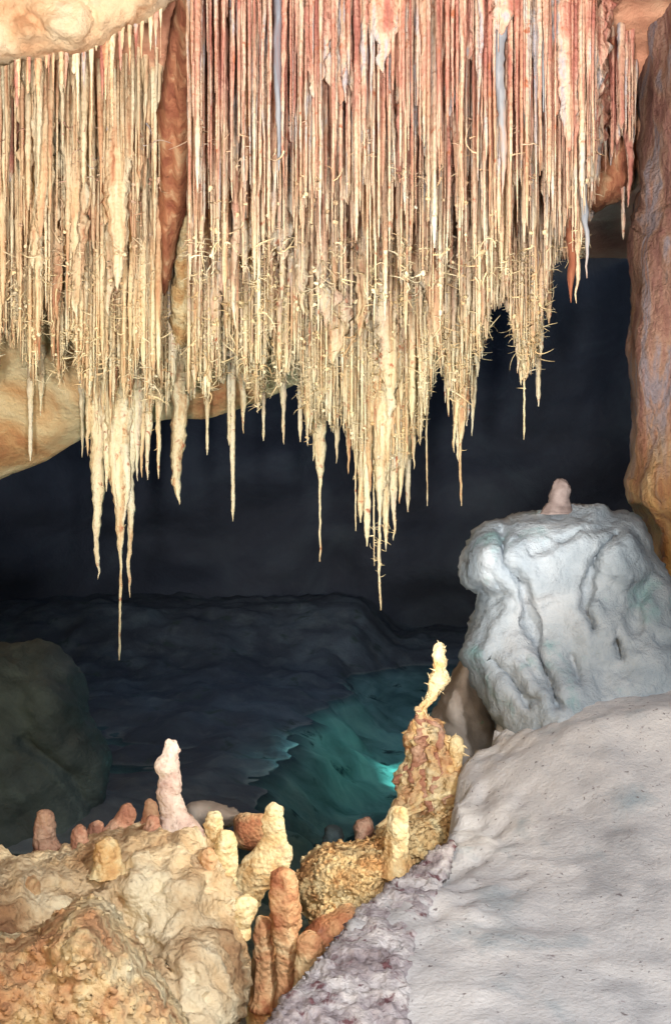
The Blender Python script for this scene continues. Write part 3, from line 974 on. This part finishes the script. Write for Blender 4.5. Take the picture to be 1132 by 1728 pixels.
cluster("largest left stalactite cluster with three long fangs over the dark", 190, 560, 7.98, (188, 800, 490, 90),
        [(166, 978, 640, 34, 'carrot', 0), (203, 1114, 640, 42, 'drawn', -.05), (220, 1008, 640, 26, 'carrot', .02), (150, 770, 600, 22, 'carrot', -.03), (180, 830, 620, 24, 'carrot', -.06),
         (232, 812, 610, 20, 'carrot', .0), (241, 806, 600, 18, 'carrot', .03), (251, 810, 600, 18, 'carrot', .06), (268, 808, 600, 15, 'carrot', .05), (212, 900, 650, 26, 'carrot', -.07),
         (192, 860, 600, 30, 'carrot', -.1)],
        [(580, 760, 160, .05), (760, 940, 20, .02)])
cluster("longest middle stalactite cluster ending in a frizzy needle", 640, 560, 7.85, (640, 880, 470, 105),
        [(600, 896, 560, 26, 'drawn', 0), (609, 882, 600, 18, 'straw', .04), (619, 922, 600, 18, 'straw', -.04), (631, 955, 600, 22, 'drawn', -.06), (641, 1030, 600, 46, 'drawn', -.1), (652, 930, 600, 30, 'carrot', -.05),
         (667, 912, 580, 34, 'carrot', .0), (676, 850, 580, 30, 'carrot', .04), (697, 792, 580, 22, 'carrot', .04), (588, 800, 580, 22, 'carrot', .05), (622, 830, 560, 26, 'carrot', -.12), (655, 800, 560, 30, 'carrot', -.14)],
        [(880, 985, 50, .055), (560, 820, 200, .05), (800, 900, 20, .04)])
cluster("broad fang cluster hanging between the two dark notches", 775, 480, 7.75, (776, 780, 440, 66),
        [(778, 854, 500, 42, 'drawn', -.05), (767, 764, 500, 24, 'carrot', -.02), (790, 680, 450, 34, 'carrot', 0), (750, 640, 440, 26, 'carrot', 0), (812, 600, 420, 34, 'carrot', .0), (760, 660, 440, 20, 'straw', -.08), (783, 720, 450, 24, 'carrot', -.08)],
        [(450, 640, 150, .05), (640, 760, 25, .04)])
cluster("small ragged cluster, rightmost to end over the dark, bristling with twigs", 885, 350, 7.3, (884, 650, 330, 66),
        [(884, 742, 430, 34, 'drawn', -.05), (874, 630, 400, 26, 'carrot', 0), (896, 620, 420, 26, 'carrot', -.03), (865, 570, 380, 24, 'carrot', .03), (902, 560, 400, 24, 'carrot', .0), (912, 600, 430, 14, 'straw', .02)],
        [(400, 660, 260, .055)])

# the packed curtain
ENV = interp([(0, 590), (120, 600), (150, 660), (280, 665), (300, 650), (400, 640), (500, 640), (520, 705), (560, 715), (600, 770), (640, 830), (680, 800), (720, 700), (742, 600), (770, 690), (800, 610),
              (830, 530), (850, 490), (870, 580), (885, 630), (910, 560), (930, 450), (950, 430), (975, 440), (990, 380), (1005, 330), (1030, 250), (1080, 220)])


def sample(big):
    while True:
        px = rng.uniform(-60, 1075)
        if rng.random() < .75 and n1(px * .055, 3.3, 0) < rng.uniform(-.5, .25):
            continue
        lim = ENV(px) + rng.uniform(-50, 15) + (120 if px < 520 else 50) * n1(px * .045, 8.1, 0)
        if rng.random() < .42:      # reaching the lower fringe
            tip = lim
            root = tip - rng.uniform(70, 380)
            s = root / EDGE(px)
            if s > (.84 if px < 510 else .985):
                continue
        else:
            s = rng.uniform(-.25, .80 if px < 510 else .97)
            ln = rng.uniform(90, 330) if px > 290 else rng.uniform(60, 240)
            ln *= 1 + .6 * n1(px * .05, s * 6, 4)
            if s < .05:
                ln += rng.uniform(60, 260)
            tip = min(EDGE(px) * s + ln, lim - rng.uniform(0, 40))
        a, root, Y = ceil_pt(px, s)
        if px < 290 and root < 75:
            continue
        if px > 1005 and (root < 60 or rng.random() < .4):
            continue
        if tip - root < 45:
            continue
        if 270 < px < 318 and root < 440:
            continue
        Y -= rng.uniform(0.0, .12)
        if big:
            w = rng.uniform(12, 26) if rng.random() < .6 else rng.uniform(26, 46)
            kind = rng.choice(('carrot', 'carrot', 'fat', 'straw', 'drawn'))
        else:
            w = rng.uniform(4, 11) if rng.random() < .7 else rng.uniform(10, 19)
            kind = rng.choice(('carrot', 'straw', 'straw', 'drawn', 'carrot'))
        return px, tip, root - 25, w, kind, Y


LAB = {"left": "ochre stalactite in the packed rows left of the rust drapery fold",
       "high": "long reddish fluted stalactite high in the packed curtain",
       "mid": "cream stalactite in the packed middle of the curtain",
       "fringe": "cream stalactite in the packed lower rows of the curtain"}
roots = []
LIP = interp([(-40, 104), (40, 98), (118, 90), (150, 78), (195, 60), (235, 34), (272, 12)])
for i in range(26):
    px = 20 + 255 * (i + rng.random()) / 26
    o = stalactite(rng, px, LIP(px) + rng.uniform(25, 170) * rng.uniform(.4, 1), LIP(px) - 12, rng.uniform(5, 12), rng.choice(('carrot', 'straw', 'drawn', 'straw')), 5.52, M_STAL_LEFT if i % 3 else M_STAL)
    tag(o, "short cream stalactite fringing the lower edge of the pale overhang", "stalactite", "short stalactites under the overhang")
for i in range(150):
    px = 20 + 1000 * (i * 37 % 150 + rng.random()) / 150
    s = rng.uniform(-.1, .78) if i % 4 else rng.uniform(-.27, .05)
    a, root, Y = ceil_pt(px, s)
    if (px < 290 and root < 90) or EDGE(px) < 360 or 235 < px < 375:
        continue
    tip = min(root + rng.uniform(160, 380), ENV(px) - rng.uniform(10, 90))
    if tip - root < 60:
        continue
    top = P(px, root - 30, Y + .03)
    vs, fs = stal_geo(rng, top.z - P(px, tip, Y).z, (rng.uniform(50, 100) if px > 285 else rng.uniform(28, 50)) / F * Y, 'fat', 30, 40)
    sd = rng.uniform(0, 99)
    out = []
    for k, v in enumerate(vs):
        an = math.atan2(v[1], v[0])
        g = 1 + .45 * n1(math.cos(an) * 4 + sd, math.sin(an) * 4, v[2] * 1.2) + .2 * n1(math.cos(an) * 9 + sd, math.sin(an) * 9, v[2] * 3)
        out.append((v[0] * g, v[1] * g * .6, v[2]))
    o = mesh_obj("stalactite", out, fs, M_STAL_LEFT if px < 285 else M_STAL)
    o.location = top
    tag(o, "broad fluted stalactite half hidden behind the packed thin ones", "stalactite", "broad fluted stalactites behind the thin ones")
    roots.append((px, tip, root, 60, Y - .1))
for i in range(110):
    px, tip, root, w, kind, Y = sample(True)
    left = px < 285
    o = stalactite(rng, px, tip, root, w, kind, Y, M_STAL_LEFT if left and rng.random() < .7 else M_STAL)
    z = "left" if left else ("high" if tip < 330 else ("mid" if tip < 520 else "fringe"))
    tag(o, LAB[z], "stalactite", {"left": "ochre stalactites left of the drapery", "high": "reddish stalactites high in the curtain", "mid": "cream stalactites in the middle of the curtain",
                                  "fringe": "cream stalactites in the lower rows of the curtain"}[z])
    roots.append((px, tip, root, w, Y))
# everything smaller: one mass on each mineral
for nm, mat, cnt, lo, hi in (("slender_stalactites", M_STAL, 5000, 285, 1100), ("ochre_slender_stalactites", M_STAL_LEFT, 1150, -100, 285)):
    V, Fc = [], []
    c = 0
    while c < cnt:
        px, tip, root, w, kind, Y = sample(False)
        if not lo <= px < hi:
            continue
        c += 1
        top = P(px, root, Y)
        L = top.z - P(px, tip, Y).z
        vs, fs = stal_geo(rng, L, w / F * Y, kind, 6, max(8, min(26, int(L / .045))))
        b = len(V)
        V += [(v[0] + top.x, v[1] + top.y, v[2] + top.z) for v in vs]
        Fc += [tuple(k + b for k in f) for f in fs]
        roots.append((px, tip, root, w, Y))
    o = mesh_obj(nm, V, Fc, mat)
    tag(o, "packed mass of slender %s straws filling the ceiling between the larger stalactites" % ("cream and red" if lo > 0 else "ochre"), "stalactites", kind="stuff")

# helictites: curled twigs growing from the lower halves
tw = Twigs()
c = 0
while c < 30000:
    px, tip, root, w, Y = roots[rng.randrange(len(roots))]
    py = rng.uniform(root + .35 * (tip - root), tip)
    if py < 200 or (py < 400 and rng.random() < .7) or (px > 1000 and rng.random() < .7):
        continue
    patch = n1(px * .022, py * .016, 5.5) + (.25 if 400 < py < 660 else -.1)
    if px > 930 and c % 9 == 8:
        continue
    if rng.uniform(-.25, .45) > patch:
        continue
    c += 1
    if c % 9 == 0:
        p = P(px, py, Y - .3 * w / F * Y)
        tw.add(rng, p, (rng.gauss(0, 1), rng.gauss(-.4, .4), rng.gauss(-.3, .9)), rng.uniform(.07, .20), rng.uniform(.004, .0074), 3.0, n=7, seg=5)
        continue
    p = P(px + rng.uniform(-.4, .4) * w, py, Y - .3 * w / F * Y)
    tw.add(rng, p, (rng.gauss(0, 1), rng.gauss(-.5, .6), rng.gauss(-.1, .8)), rng.uniform(.02, .095), rng.uniform(.0035, .0068), 1.6, n=3, seg=3)
c = 0
while c < 9000:
    px, tip, root, w, Y = roots[rng.randrange(len(roots))]
    t = rng.uniform(.2, .97)
    py = root + t * (tip - root)
    if py < 300 or (py < 420 and rng.random() < .6) or n1(px * .03, py * .02, 9.5) < rng.uniform(-.4, .2):
        continue
    c += 1
    hw = .5 * w * (1 - .6 * t) / F * Y
    p = P(px, py, Y - .7 * hw) + Vector((rng.uniform(-1, 1) * hw, 0, 0))
    tw.add(rng, p, (rng.gauss(0, 1), -.8, rng.gauss(-.3, .7)), rng.uniform(.014, .034), rng.uniform(.008, .015), .8, n=3, seg=5)
o = tw.build("helictites", M_TWIG)
tag(o, "frizz of tiny curled cream helictites growing from the curtain's stalactites", "helictites", kind="stuff")
